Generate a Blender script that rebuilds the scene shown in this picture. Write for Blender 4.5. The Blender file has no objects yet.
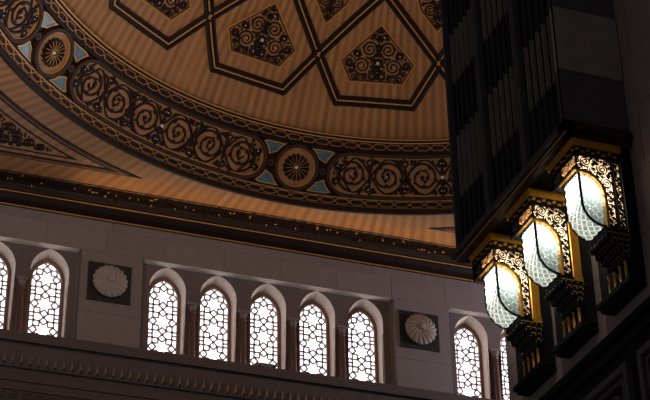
import bpy, math, random
from mathutils import Vector, Matrix

SC = bpy.context.scene
COL = SC.collection
PI = math.pi
rad = math.radians

# ------------------------------------------------------------------ helpers
def lin(c):
    return tuple(((v / 255) / 12.92 if v / 255 <= .04045 else ((v / 255 + .055) / 1.055) ** 2.4) for v in c) + (1,)


class MB:
    """Collects faces and links them as one mesh object."""
    def __init__(s):
        s.v, s.f, s.m, s.sm = [], [], [], []

    def add(s, vs, fs, mat=0, smooth=False):
        o = len(s.v)
        s.v += [tuple(p) for p in vs]
        for f in fs:
            s.f.append([i + o for i in f]); s.m.append(mat); s.sm.append(smooth)

    def box(s, a, b, mat=0):
        x0, y0, z0 = [min(p, q) for p, q in zip(a, b)]
        x1, y1, z1 = [max(p, q) for p, q in zip(a, b)]
        vs = [(x0, y0, z0), (x1, y0, z0), (x1, y1, z0), (x0, y1, z0), (x0, y0, z1), (x1, y0, z1), (x1, y1, z1), (x0, y1, z1)]
        s.add(vs, [(3, 2, 1, 0), (4, 5, 6, 7), (0, 1, 5, 4), (1, 2, 6, 5), (2, 3, 7, 6), (3, 0, 4, 7)], mat)

    def chamfer(s, a, b, c, mat=0):
        """box with its four edges round the y axis face chamfered (for blocks facing -y)"""
        x0, y0, z0 = [min(p, q) for p, q in zip(a, b)]
        x1, y1, z1 = [max(p, q) for p, q in zip(a, b)]
        vs = [(x0, y0 + c, z0), (x1, y0 + c, z0), (x1, y0 + c, z1), (x0, y0 + c, z1),
              (x0 + c, y0, z0 + c), (x1 - c, y0, z0 + c), (x1 - c, y0, z1 - c), (x0 + c, y0, z1 - c),
              (x0, y1, z0), (x1, y1, z0), (x1, y1, z1), (x0, y1, z1)]
        s.add(vs, [(4, 5, 6, 7), (0, 1, 5, 4), (1, 2, 6, 5), (2, 3, 7, 6), (3, 0, 4, 7),
                   (0, 8, 9, 1), (1, 9, 10, 2), (2, 10, 11, 3), (3, 11, 8, 0), (8, 11, 10, 9)], mat)

    def sweep(s, frames, prof, mat=0, closed_prof=True, closed_path=False, smooth=False):
        """frames: list of (origin, axis_a, axis_b); prof: list of (a, b)"""
        n = len(prof); vs = []
        for o, A, B in frames:
            for a, b in prof:
                vs.append(o + A * a + B * b)
        fs = []; L = len(frames)
        for i in range(L if closed_path else L - 1):
            j = (i + 1) % L
            for k in range(n if closed_prof else n - 1):
                l = (k + 1) % n
                fs.append((i * n + k, i * n + l, j * n + l, j * n + k))
        if closed_prof and not closed_path:
            fs.append(tuple(range(n - 1, -1, -1))); fs.append(tuple((L - 1) * n + k for k in range(n)))
        s.add(vs, fs, mat, smooth)

    def tube(s, pts, r, n=6, mat=0, closed=False):
        pts = [Vector(p) for p in pts]; fr = []
        for i, p in enumerate(pts):
            a = pts[i - 1] if (i or closed) else p
            b = pts[(i + 1) % len(pts)] if (i < len(pts) - 1 or closed) else p
            t = (b - a).normalized()
            up = Vector((0, 0, 1)) if abs(t.z) < .9 else Vector((1, 0, 0))
            A = t.cross(up).normalized(); fr.append((p, A, A.cross(t).normalized()))
        s.sweep(fr, [(r * math.cos(2 * PI * k / n), r * math.sin(2 * PI * k / n)) for k in range(n)], mat, True, closed, True)

    def lathe(s, prof, c, n=20, mat=0, smooth=True):
        """prof (r, z) turned about a vertical axis at c"""
        vs = []
        for r, z in prof:
            for k in range(n):
                a = 2 * PI * k / n; vs.append((c[0] + r * math.cos(a), c[1] + r * math.sin(a), c[2] + z))
        fs = [(i * n + k, i * n + (k + 1) % n, (i + 1) * n + (k + 1) % n, (i + 1) * n + k) for i in range(len(prof) - 1) for k in range(n)]
        fs.append(tuple(range(n - 1, -1, -1))); fs.append(tuple((len(prof) - 1) * n + k for k in range(n)))
        s.add(vs, fs, mat, smooth)

    def ribbon(s, F, pts, w, h0, h1, mat=0, taper=None):
        """raised strip along a 2D polyline, mapped through F(u, v, h)"""
        n = len(pts)
        if n < 2: return
        vs = []
        for i, (u, v) in enumerate(pts):
            a, b = pts[max(i - 1, 0)], pts[min(i + 1, n - 1)]
            du, dv = b[0] - a[0], b[1] - a[1]; L = math.hypot(du, dv) or 1
            ww = w * (taper(i / (n - 1)) if taper else 1)
            nu, nv = -dv / L * ww, du / L * ww
            vs += [F(u + nu, v + nv, h0), F(u + nu * .6, v + nv * .6, h1), F(u - nu * .6, v - nv * .6, h1), F(u - nu, v - nv, h0)]
        fs = []
        for i in range(n - 1):
            for k in range(3):
                fs.append((i * 4 + k, i * 4 + k + 1, i * 4 + 5 + k, i * 4 + 4 + k))
        fs += [(0, 1, 2, 3), tuple((n - 1) * 4 + k for k in (3, 2, 1, 0))]
        s.add(vs, fs, mat)

    def leaf(s, F, u, v, ang, L, w, h0, h1, mat=0):
        """teardrop relief"""
        c, d = math.cos(ang), math.sin(ang); prof = [(0, 0), (.2, .55), (.45, 1), (.75, .7), (1, 0), (.75, -.7), (.45, -1), (.2, -.55)]
        P = [(u + c * a * L - d * b * w, v + d * a * L + c * b * w) for a, b in prof]
        m = (u + c * .5 * L, v + d * .5 * L)
        vs = [F(p[0], p[1], h0) for p in P] + [F(m[0] + (p[0] - m[0]) * .7, m[1] + (p[1] - m[1]) * .7, h1) for p in P]
        n = len(P); s.add(vs, [(k, (k + 1) % n, n + (k + 1) % n, n + k) for k in range(n)] + [tuple(n + k for k in range(n))], mat)

    def slab(s, F, poly, h0, h1, mat=0, sub=0):
        """polygon prism mapped through F; sub>0 splits edges so that it follows curved surfaces"""
        if sub:
            P = []
            for i, p in enumerate(poly):
                q = poly[(i + 1) % len(poly)]
                P += [(p[0] + (q[0] - p[0]) * k / sub, p[1] + (q[1] - p[1]) * k / sub) for k in range(sub)]
            poly = P
        n = len(poly)
        cu, cv = sum(p[0] for p in poly) / n, sum(p[1] for p in poly) / n
        vs = [F(p[0], p[1], h0) for p in poly] + [F(p[0], p[1], h1) for p in poly] + [F(cu, cv, h1), F(cu, cv, h0)]
        s.add(vs, [(k, (k + 1) % n, n + (k + 1) % n, n + k) for k in range(n)] + [(n + k, n + (k + 1) % n, 2 * n) for k in range(n)]
              + [((k + 1) % n, k, 2 * n + 1) for k in range(n)], mat)

    def outline(s, F, poly, w0, w1, h0, h1, mat=0, closed=True):
        """raised strip whose edges lie at offsets w0, w1 outward from the polygon (counted from its centre)"""
        n = len(poly); vs = []
        area = sum(poly[i][0] * poly[(i + 1) % n][1] - poly[(i + 1) % n][0] * poly[i][1] for i in range(n))
        sg = 1 if area > 0 else -1

        def off(w):
            out = []
            for i in range(n):
                a, b, c = poly[i - 1], poly[i], poly[(i + 1) % n]
                d1 = Vector((b[0] - a[0], b[1] - a[1])).normalized(); d2 = Vector((c[0] - b[0], c[1] - b[1])).normalized()
                n1, n2 = Vector((d1.y, -d1.x)) * sg, Vector((d2.y, -d2.x)) * sg
                m = (n1 + n2); m = m / max(m.length_squared, .35) * 2
                out.append((b[0] + m.x * w, b[1] + m.y * w))
            return out
        A, B = off(w0), off(w1)
        for i in range(n):
            for (p, h) in ((A[i], h0), (A[i], h1), (B[i], h1), (B[i], h0)):
                vs.append(F(p[0], p[1], h))
        fs = []
        for i in range(n):
            j = (i + 1) % n
            for k in range(4):
                l = (k + 1) % 4; fs.append((i * 4 + k, i * 4 + l, j * 4 + l, j * 4 + k))
        s.add(vs, fs, mat)

    def build(s, name, mat, parent=None, origin=None):
        me = bpy.data.meshes.new(name)
        o_ = Vector(origin) if origin is not None else Vector((0, 0, 0))
        me.from_pydata([tuple(Vector(p) - o_) for p in s.v], [], s.f)
        for mm in (mat if isinstance(mat, (list, tuple)) else [mat]): me.materials.append(mm)
        me.polygons.foreach_set('material_index', s.m); me.polygons.foreach_set('use_smooth', s.sm)
        me.update()
        import bmesh
        b = bmesh.new(); b.from_mesh(me); bmesh.ops.recalc_face_normals(b, faces=b.faces); b.to_mesh(me); b.free()
        o = bpy.data.objects.new(name, me); COL.objects.link(o)
        if parent is None:
            o.location = o_
        else:
            o.parent = parent
            o.location = o_ - Vector(parent.get('_base', (0, 0, 0)))
        o['_base'] = tuple(o_)
        return o


def tag(o, label=None, cat=None, group=None, kind=None):
    if label: o['label'] = label
    if cat: o['category'] = cat
    if group: o['group'] = group
    if kind: o['kind'] = kind
    return o


def thing(name, loc, label, cat, group=None):
    o = bpy.data.objects.new(name, None); COL.objects.link(o); o.location = loc; o['_base'] = tuple(loc)
    o.empty_display_size = .2
    return tag(o, label, cat, group)


# ------------------------------------------------------------------ materials
def mat(name, c, rough=.6, metal=0., noise=0., nscale=4., spec=.5, bump=0., bscale=40., island=0., c2=None):
    m = bpy.data.materials.new(name); m.use_nodes = True; nt = m.node_tree; N = nt.nodes; b = N['Principled BSDF']
    b.inputs['Roughness'].default_value = rough; b.inputs['Metallic'].default_value = metal
    b.inputs['Specular IOR Level'].default_value = spec
    col = lin(c); b.inputs['Base Color'].default_value = col
    tc = N.new('ShaderNodeTexCoord')
    last = None
    if noise or c2:
        nz = N.new('ShaderNodeTexNoise'); nz.inputs['Scale'].default_value = nscale; nz.inputs['Detail'].default_value = 6
        nt.links.new(tc.outputs['Object'], nz.inputs['Vector'])
        mx = N.new('ShaderNodeMix'); mx.data_type = 'RGBA'
        cr = N.new('ShaderNodeMapRange'); cr.inputs['From Min'].default_value = .3; cr.inputs['From Max'].default_value = .7
        nt.links.new(nz.outputs['Fac'], cr.inputs['Value']); nt.links.new(cr.outputs['Result'], mx.inputs['Factor'])
        d = lin(c2) if c2 else tuple(v * (1 - noise) for v in col[:3]) + (1,)
        u = col if c2 else tuple(min(1, v * (1 + noise)) for v in col[:3]) + (1,)
        mx.inputs['A'].default_value = d; mx.inputs['B'].default_value = u
        last = mx.outputs['Result']
    if island:
        g = N.new('ShaderNodeNewGeometry'); mr = N.new('ShaderNodeMapRange')
        mr.inputs['To Min'].default_value = 1 - island; mr.inputs['To Max'].default_value = 1 + island
        nt.links.new(g.outputs['Random Per Island'], mr.inputs['Value'])
        hs = N.new('ShaderNodeHueSaturation'); nt.links.new(mr.outputs['Result'], hs.inputs['Value'])
        if last: nt.links.new(last, hs.inputs['Color'])
        else: hs.inputs['Color'].default_value = col
        last = hs.outputs['Color']
    if last: nt.links.new(last, b.inputs['Base Color'])
    if bump:
        bn = N.new('ShaderNodeTexNoise'); bn.inputs['Scale'].default_value = bscale; bn.inputs['Detail'].default_value = 4
        nt.links.new(tc.outputs['Object'], bn.inputs['Vector'])
        bp = N.new('ShaderNodeBump'); bp.inputs['Strength'].default_value = bump; bp.inputs['Distance'].default_value = .02
        nt.links.new(bn.outputs['Fac'], bp.inputs['Height']); nt.links.new(bp.outputs['Normal'], b.inputs['Normal'])
    return m


def radial_wood(name, ca, cb, n):
    """timber boards set radially about the object's origin, alternating tone board by board"""
    m = bpy.data.materials.new(name); m.use_nodes = True; nt = m.node_tree; N = nt.nodes; Lk = nt.links.new; b = N['Principled BSDF']
    b.inputs['Roughness'].default_value = .5; b.inputs['Specular IOR Level'].default_value = .35
    tc = N.new('ShaderNodeTexCoord'); sp = N.new('ShaderNodeSeparateXYZ'); Lk(tc.outputs['Object'], sp.inputs[0])
    at = N.new('ShaderNodeMath'); at.operation = 'ARCTAN2'; Lk(sp.outputs[0], at.inputs[0]); Lk(sp.outputs[1], at.inputs[1])
    mu = N.new('ShaderNodeMath'); mu.operation = 'MULTIPLY'; mu.inputs[1].default_value = n / (2 * PI); Lk(at.outputs[0], mu.inputs[0])
    fl = N.new('ShaderNodeMath'); fl.operation = 'FLOOR'; Lk(mu.outputs[0], fl.inputs[0])
    wn = N.new('ShaderNodeTexWhiteNoise'); wn.noise_dimensions = '1D'; Lk(fl.outputs[0], wn.inputs['W'])
    pp = N.new('ShaderNodeMath'); pp.operation = 'PINGPONG'; pp.inputs[1].default_value = 1; Lk(fl.outputs[0], pp.inputs[0])
    ad = N.new('ShaderNodeMath'); ad.operation = 'MULTIPLY_ADD'; ad.inputs[1].default_value = .4
    Lk(wn.outputs['Value'], ad.inputs[0])
    m2 = N.new('ShaderNodeMath'); m2.operation = 'MULTIPLY'; m2.inputs[1].default_value = .6; Lk(pp.outputs[0], m2.inputs[0]); Lk(m2.outputs[0], ad.inputs[2])
    mx = N.new('ShaderNodeMix'); mx.data_type = 'RGBA'; mx.inputs['A'].default_value = lin(ca); mx.inputs['B'].default_value = lin(cb)
    Lk(ad.outputs[0], mx.inputs['Factor'])
    # grain
    nz = N.new('ShaderNodeTexNoise'); nz.inputs['Scale'].default_value = 2.2; nz.inputs['Detail'].default_value = 5; Lk(tc.outputs['Object'], nz.inputs['Vector'])
    mr = N.new('ShaderNodeMapRange'); mr.inputs['To Min'].default_value = .82; mr.inputs['To Max'].default_value = 1.18; Lk(nz.outputs['Fac'], mr.inputs['Value'])
    hs = N.new('ShaderNodeHueSaturation'); Lk(mr.outputs[0], hs.inputs['Value']); Lk(mx.outputs['Result'], hs.inputs['Color'])
    Lk(hs.outputs['Color'], b.inputs['Base Color'])
    return m


def emit(name, c, s):
    m = bpy.data.materials.new(name); m.use_nodes = True; nt = m.node_tree; nt.nodes.clear()
    e = nt.nodes.new('ShaderNodeEmission'); e.inputs[0].default_value = lin(c); e.inputs[1].default_value = s
    o = nt.nodes.new('ShaderNodeOutputMaterial'); nt.links.new(e.outputs[0], o.inputs[0]); return m


def translucent(name, c, mixd=.35, glossy=.12):
    m = bpy.data.materials.new(name); m.use_nodes = True; nt = m.node_tree; N = nt.nodes; N.clear(); Lk = nt.links.new
    t = N.new('ShaderNodeBsdfTranslucent'); t.inputs[0].default_value = lin(c)
    d = N.new('ShaderNodeBsdfDiffuse'); d.inputs[0].default_value = lin(c)
    g = N.new('ShaderNodeBsdfGlossy'); g.inputs['Roughness'].default_value = .15
    a = N.new('ShaderNodeMixShader'); a.inputs[0].default_value = mixd; Lk(t.outputs[0], a.inputs[1]); Lk(d.outputs[0], a.inputs[2])
    b = N.new('ShaderNodeMixShader'); b.inputs[0].default_value = glossy; Lk(a.outputs[0], b.inputs[1]); Lk(g.outputs[0], b.inputs[2])
    o = N.new('ShaderNodeOutputMaterial'); Lk(b.outputs[0], o.inputs[0]); return m


def leaded(name, c, clear):
    m = bpy.data.materials.new(name); m.use_nodes = True; nt = m.node_tree; N = nt.nodes; N.clear(); Lk = nt.links.new
    t = N.new('ShaderNodeBsdfTranslucent'); t.inputs[0].default_value = lin(c)
    d = N.new('ShaderNodeBsdfTransparent'); d.inputs[0].default_value = (.93, .96, .95, 1)
    g = N.new('ShaderNodeBsdfGlossy'); g.inputs['Roughness'].default_value = .08
    tc = N.new('ShaderNodeTexCoord'); nz = N.new('ShaderNodeTexNoise'); nz.inputs['Scale'].default_value = 16; Lk(tc.outputs['Object'], nz.inputs['Vector'])
    mr = N.new('ShaderNodeMapRange'); mr.inputs['From Min'].default_value = .35; mr.inputs['From Max'].default_value = .65
    mr.inputs['To Min'].default_value = clear - .2; mr.inputs['To Max'].default_value = clear + .2; Lk(nz.outputs['Fac'], mr.inputs['Value'])
    a = N.new('ShaderNodeMixShader'); Lk(mr.outputs[0], a.inputs[0]); Lk(t.outputs[0], a.inputs[1]); Lk(d.outputs[0], a.inputs[2])
    b = N.new('ShaderNodeMixShader'); b.inputs[0].default_value = .05; Lk(a.outputs[0], b.inputs[1]); Lk(g.outputs[0], b.inputs[2])
    o = N.new('ShaderNodeOutputMaterial'); Lk(b.outputs[0], o.inputs[0]); return m


M = dict(
    stone=mat('grey_stone', (132, 119, 118), .8, noise=.07, nscale=3, spec=.2, bump=.15, island=.06),
    stone_pale=mat('pale_stone', (222, 206, 192), .8, noise=.05, nscale=3, spec=.2),
    field=mat('shaded_field_stone', (108, 95, 94), .8, noise=.08, nscale=3, spec=.2, bump=.15),  # darker tone puts the spandrels' shade into the colour
    ledge=mat('shaded_ledge_stone', (92, 80, 78), .8, noise=.08, nscale=3, spec=.2, bump=.15),  # colour darkened to stand in for the weaker light down here
    braid=mat('gilt_braid', (168, 116, 62), .4, metal=.2, noise=.15, nscale=10),
    bead=mat('bead_timber', (124, 78, 54), .5, noise=.1),
    slate=mat('dark_slate', (42, 39, 39), .7, noise=.1, spec=.3),
    carved=mat('carved_stone', (166, 150, 142), .8, noise=.08, nscale=6, spec=.2),
    marble=mat('red_marble', (112, 74, 70), .35, c2=(70, 44, 44), nscale=9, noise=.1),
    lattice=mat('lattice_wood', (226, 208, 202), .6, noise=.1),
    reveal_wood=mat('window_box_wood', (120, 92, 80), .55, noise=.12),
    dark=mat('dark_walnut', (34, 21, 16), .5, noise=.2, nscale=8, spec=.2),
    mid=mat('brown_walnut', (58, 35, 23), .5, noise=.18, nscale=8, spec=.25),
    gold=mat('gilt', (196, 142, 72), .38, metal=.35, noise=.12, nscale=12),
    gilt_thin=mat('gilt_line', (204, 148, 82), .4, metal=.25, noise=.15, nscale=10),
    panel=mat('panel_veneer', (150, 104, 64), .5, noise=.12, nscale=5),
    blue=mat('blue_tile', (76, 106, 120), .3, noise=.18, nscale=7),
    stud=mat('pearl_stud', (205, 205, 200), .25),
    wood=radial_wood('radial_boards', (134, 92, 56), (172, 122, 78), 480),
    wood2=radial_wood('ceiling_boards', (132, 89, 54), (164, 116, 74), 520),
    brass=mat('lantern_brass', (214, 148, 48), .35, metal=.3, noise=.12, nscale=14),
    cream=translucent('cream_diffuser', (236, 206, 168), .3, .03),
    glass=leaded('leaded_glass', (118, 136, 138), .55),
    came=translucent('lead_came', (240, 238, 230), .35, .03),
    black=mat('black_timber', (24, 21, 19), .75, noise=.2, spec=.15),
    timber_dark=mat('dark_timber', (84, 79, 73), .8, noise=.1, spec=.1),  # darker tone of the balcony bands, posts and dado carving
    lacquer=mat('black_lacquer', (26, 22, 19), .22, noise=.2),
    near=mat('pale_band_timber', (136, 124, 110), .7, noise=.15),  # paler tone of the alternating balcony bands
    nstone=mat('brown_stone', (146, 124, 112), .8, noise=.08, nscale=3, spec=.2, island=.05),
    pane=emit('daylit_pane', (236, 242, 255), 4.4),
    metal=mat('grey_metal', (120, 120, 124), .45, metal=.3),
)

# ------------------------------------------------------------------ frame of the place (metres)
CY = -17.955                      # dome axis at (0, CY)
CAM = Vector((-18.80152, -56.80648, -24.74438))
ZC = 10.539                       # flat ceiling
RO, RI, ZI = 15.523, 13.818, 12.851
SL = math.hypot(RO - RI, ZI - ZC); CA, SA = (RO - RI) / SL, (ZI - ZC) / SL
S0, RHO = 3.6094, 16.6233         # sphere of the dome


def ringp(a, t, h=0.):
    """point on the sloping ring: a degrees, t metres from the inner edge, h metres proud of it"""
    R = RI + t * CA - h * SA; z = ZI - t * SA - h * CA; a = rad(a)
    return Vector((R * math.sin(a), CY + R * math.cos(a), z))


RM = RI + 1.42 * CA
def ringF(a0):
    return lambda u, v, h: ringp(a0 + math.degrees(u / RM), 1.42 - v, h)


def dom(a, R, h=0.):
    a = rad(a); n = Vector((R * math.sin(a), R * math.cos(a), math.sqrt(RHO ** 2 - R * R))).normalized()
    return Vector((0, CY, S0)) + n * (RHO - h)


def domF(a0, R0):
    O = Vector((0, CY, S0)); c = dom(a0, R0); n = (c - O).normalized()
    e1 = Vector((math.cos(rad(a0)), -math.sin(rad(a0)), 0)); e2 = e1.cross(n)
    if e2.z < 0: e2 = -e2
    def F(u, v, h):
        return O + (n * RHO + e1 * u + e2 * v).normalized() * (RHO - h)
    def inv(a, R):
        d = dom(a, R) - O; d = d * (RHO / d.dot(n)); return (d.dot(e1), d.dot(e2))
    return F, inv, c


# ------------------------------------------------------------------ scrollwork
def spiral(c, r, a0, turns, d=1, r1=.16, n=None):
    n = n or max(12, int(20 * turns))
    return [(c[0] + r * (1 - (1 - r1) * (k / n)) * math.cos(a0 + d * 2 * PI * turns * k / n),
             c[1] + r * (1 - (1 - r1) * (k / n)) * math.sin(a0 + d * 2 * PI * turns * k / n)) for k in range(n + 1)]


def inside(poly, p):
    r = False; n = len(poly)
    for i in range(n):
        (x0, y0), (x1, y1) = poly[i], poly[(i + 1) % n]
        if (y0 > p[1]) != (y1 > p[1]) and p[0] < (x1 - x0) * (p[1] - y0) / (y1 - y0) + x0: r = not r
    return r


def edge_dist(poly, p):
    b = 1e9; n = len(poly)
    for i in range(n):
        (x0, y0), (x1, y1) = poly[i], poly[(i + 1) % n]
        dx, dy = x1 - x0, y1 - y0; L = dx * dx + dy * dy
        t = max(0, min(1, ((p[0] - x0) * dx + (p[1] - y0) * dy) / L)) if L else 0
        b = min(b, math.hypot(p[0] - x0 - t * dx, p[1] - y0 - t * dy))
    return b


def pack(poly, rmin, rmax, seed, tries=900, limit=60, start=()):
    rnd = random.Random(seed); out = list(start); limit += len(out)
    xs = [p[0] for p in poly]; ys = [p[1] for p in poly]
    pts = []
    while len(pts) < tries:
        p = (rnd.uniform(min(xs), max(xs)), rnd.uniform(min(ys), max(ys)))
        if inside(poly, p): pts.append((p, min(rmax, edge_dist(poly, p))))
    while len(out) < limit:
        best = None
        for p, e in pts:
            r = e
            for c, q in out: r = min(r, math.hypot(p[0] - c[0], p[1] - c[1]) - q)
            if best is None or r > best[1]: best = (p, r)
        if best is None or best[1] < rmin: break
        out.append(best)
    return out[len(start):]


def fill_scrolls(mb, F, poly, w, h0, h1, rmin, rmax, seed, mirror=False, studs=None, small=0, start=None):
    """circle-packed spirals joined by stems and leaves; mirror copies x>0 to x<0"""
    rnd = random.Random(seed)
    cs = pack(poly, rmin, rmax, seed) if start is None else []
    lv = pack(poly, small, rmin, seed + 5, 1500, 70, cs if start is None else start) if small else []
    for sx in ((1, -1) if mirror else (1,)):
        G = (lambda u, v, h: F(u * sx, v, h))
        rnd = random.Random(seed + 1)
        for i, (c, r) in enumerate(cs):
            d = 1 if rnd.random() < .5 else -1
            a0 = rnd.uniform(0, 2 * PI)
            if i:
                j = min(range(i), key=lambda k: math.hypot(c[0] - cs[k][0][0], c[1] - cs[k][0][1]) - cs[k][1])
                a0 = math.atan2(cs[j][0][1] - c[1], cs[j][0][0] - c[0])
            rr = r * 1.04
            if r > rmin * 1.7:
                mb.ribbon(G, spiral(c, rr, a0, 2.1, d, .14), w, h0, h1, taper=lambda t: 1.15 - .45 * t)
                mb.leaf(G, c[0] - .05 * r, c[1], a0, .32 * r, .17 * r, h0, h1)
                for k in range(3):
                    aa = a0 + d * (1.6 + k * 1.5)
                    mb.leaf(G, c[0] + .92 * r * math.cos(aa), c[1] + .92 * r * math.sin(aa), aa + d * 2.3, .5 * r, .13 * r, h0, h1)
            else:
                mb.ribbon(G, spiral(c, rr, a0, 1.25, d, .3), w * .85, h0, h1)
                mb.leaf(G, c[0], c[1], a0 + 2, .9 * r, .4 * r, h0, h1)
            if studs is not None and r > rmin * 1.3 and i % 2 == 0 and len(studs) < 9:
                studs.append((c[0] * sx, c[1]))
        for i, (c, r) in enumerate(lv):
            a = math.atan2(c[1], c[0]) + (.6 if i % 2 else -.6) + PI / 4
            mb.leaf(G, c[0] - 1.3 * r * math.cos(a), c[1] - 1.3 * r * math.sin(a), a, 2.6 * r, .62 * r, h0, h1)


def add_studs(name, F, pts, r, h, parent):
    for (u, v) in pts:
        mb = MB()
        o = F(u, v, h); A = (F(u + .01, v, h) - o).normalized(); B = (F(u, v + .01, h) - o).normalized(); Nn = (F(u, v, h + .01) - o).normalized()
        vs = [o + (A * math.cos(k * PI / 4) + B * math.sin(k * PI / 4)) * r for k in range(8)] + [o + (A * math.cos(k * PI / 4) + B * math.sin(k * PI / 4)) * r * .6 + Nn * r * .7 for k in range(8)]
        mb.add(vs, [(k, (k + 1) % 8, 8 + (k + 1) % 8, 8 + k) for k in range(8)] + [tuple(range(8, 16))], 0, True)
        mb.build(name, M['stud'], parent)


# ------------------------------------------------------------------ far wall
WX = [-10.489, -8.489, -4., -2., 0., 2., 4., 8.489, 10.489]
PX = [-6.245, 6.245]
ZSP, ZAP, HW = 7.42, 8.38, .72          # springing, apex, half width of each arch
ZB, ZT = 4.30, 8.387                     # opening bottom, recess soffit
YF = -.34                               # face of piers and upper wall
HB, GB = .67, .56                       # half width and depth of the glazing end of the splay
ZAP2 = 8.30


def arch(w, zs, za, n=14):
    """points of a pointed arch from right springing over the apex to the left one"""
    rise = za - zs; r = (rise * rise + w * w) / (2 * w); c = w - r
    a1 = math.atan2(rise, -c)
    R_ = [(c + r * math.cos(a1 * k / n), zs + r * math.sin(a1 * k / n)) for k in range(n + 1)]
    return R_ + [(-x, z) for x, z in reversed(R_[:-1])]


wall = MB(); fld = MB()
front = arch(HW, ZSP, ZAP); back = arch(HB, ZSP - .1, ZAP2)
ZCAP = 6.96
for X in WX:
    # spandrel faces over the arch and beside it
    for i in range(len(front) - 1):
        (x0, z0), (x1, z1) = front[i], front[i + 1]
        fld.add([(X + x0, 0, z0), (X + x1, 0, z1), (X + x1, 0, ZT), (X + x0, 0, ZT)], [(0, 1, 2, 3)])
    for s in (-1, 1):
        fld.add([(X + s * HW, 0, ZCAP), (X + s, 0, ZCAP), (X + s, 0, ZT), (X + s * HW, 0, ZT)], [(0, 1, 2, 3)])
        fld.add([(X + s * HW, 0, ZCAP), (X + s, 0, ZCAP), (X + s, .14, ZCAP), (X + s * HW, .14, ZCAP)], [(0, 1, 2, 3)])
        fld.add([(X + s * .7, .14, ZB), (X + s, .14, ZB), (X + s, .14, ZCAP), (X + s * .7, .14, ZCAP)], [(0, 1, 2, 3)])
        fld.add([(X + s, .14, ZB), (X + s, .9, ZB), (X + s, .9, ZT), (X + s, 0, ZT)], [(0, 1, 2, 3)])
    fld.add([(X - 1, 0, ZT), (X + 1, 0, ZT), (X + 1, YF, ZT), (X - 1, YF, ZT)], [(0, 1, 2, 3)])
# piers, with the fields beside the end windows
bays = [(-11.49, -7.489), (-5, 5), (7.489, 11.49)]
for (a, b) in ((-7.489, -7.41), (-5.07, -5.), (5., 5.07), (7.41, 7.489)):
    wall.box((a, 0, ZB), (b, .3, ZT)); wall.box((a, YF, ZT - .02), (b, 0, ZT + .02))
for (a, b) in ((-7.41, -5.07), (5.07, 7.41)):
    for z0, z1 in ((ZB, 5.83), (5.83, ZT)):
        wall.chamfer((a, YF, z0), (b, .3, z1), .018)
for s in (-1, 1):
    wall.box((s * 11.489, YF, ZB), (s * 18, .3, ZT))
# upper courses
rnd = random.Random(3)
for z0, z1, off in ((ZT, 9.35, 0.), (9.35, 10.05, .9)):
    x = -18.; 
    while x < 18:
        L = 2.3 if z0 == ZT else 2.1
        x1 = min(18, x + L - (off if x == -18. else 0))
        wall.chamfer((x, YF, z0), (x1, .3, z1), .018)
        x = x1
WALL = wall.build('wall_back', M['stone']); tag(WALL, 'grey stone clerestory wall with pointed arches', kind='structure')
for a, b in bays:
    for X, s in ((a + 1, -1), (b - 1, 1)):
        fld.box((X + s * .715, .0, ZB), (X + s, .15, ZCAP + .001))
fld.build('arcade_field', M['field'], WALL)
# pale splayed reveals
rv = MB()
for X in WX:
    F_ = [(HW, ZB)] + front + [(-HW, ZB)]; B_ = [(HB, ZB)] + back + [(-HB, ZB)]
    vs = [(X + x, (0.0 if z > ZCAP - .01 else .14), z) for x, z in F_] + [(X + x, GB, z) for x, z in B_]
    # keep the front rim below the capital on the pier face
    n = len(F_); rv.add(vs, [(k, k + 1, n + k + 1, n + k) for k in range(n - 1)], 0, False)
    vs = [(X + x, GB, z) for x, z in B_]
RV = rv.build('arch_reveals', M['stone_pale'], WALL); 
sf = MB()
for a, b in bays: sf.box((a, YF + .004, ZT - .006), (b, -.002, ZT - .002))
sf.build('soffit', M['stone_pale'], WALL)

# window lattices ------------------------------------------------------------
LW, LZ0 = .60, ZB
LW = .565
lat_poly = [(LW, LZ0)] + arch(LW, ZSP - .1, 8.10) + [(-LW, LZ0)]


def clip(p, q, poly):
    """clip a segment to a convex polygon given counter-clockwise"""
    t0, t1 = 0., 1.; dx, dy = q[0] - p[0], q[1] - p[1]; n = len(poly)
    for i in range(n):
        a, b = poly[i], poly[(i + 1) % n]
        ex, ey = b[0] - a[0], b[1] - a[1]
        num = ex * (p[1] - a[1]) - ey * (p[0] - a[0]); den = ex * dy - ey * dx
        if abs(den) < 1e-12:
            if num < 0: return None
            continue
        t = -num / den
        if den > 0: t0 = max(t0, t)
        else: t1 = min(t1, t)
        if t0 >= t1: return None
    return (p[0] + dx * t0, p[1] + dy * t0), (p[0] + dx * t1, p[1] + dy * t1)


def lattice_segments():
    a = 1.075; r = a / 2 / 1.306; S = []
    for k in range(-2, 3):
        cz = 6.335 + a * k
        V = [(r * math.cos(rad(22.5 + 45 * i)), r * math.sin(rad(22.5 + 45 * i))) for i in range(8)]
        Nn = [(.541 * r * math.cos(rad(45 * i)), .541 * r * math.sin(rad(45 * i))) for i in range(8)]
        for i in range(8):
            n0 = Nn[i]; v0 = V[i - 1]; v1 = V[i]
            out = (n0[0] * 1.306 / .541, n0[1] * 1.306 / .541)
            for p, q in ((n0, v0), (n0, v1), (v0, out), (v1, out)):
                S.append(((p[0], p[1] + cz), (q[0], q[1] + cz)))
        e = .924 * r; g = a - e
        for s in (-1, 1):
            S.append(((s * e, cz + e), (s * e, cz + g)))
            for t in (-1, 1):
                S.append(((s * e, cz + t * e), (s * 1.8 * r, cz + t * e)))
            S.append(((s * 1.306 * r, cz), (s * 1.9 * r, cz + .59 * r))); S.append(((s * 1.306 * r, cz), (s * 1.9 * r, cz - .59 * r)))
            S.append(((s * e, cz + a / 2), (s * 1.8 * r, cz + a / 2)))
    return S


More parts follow.
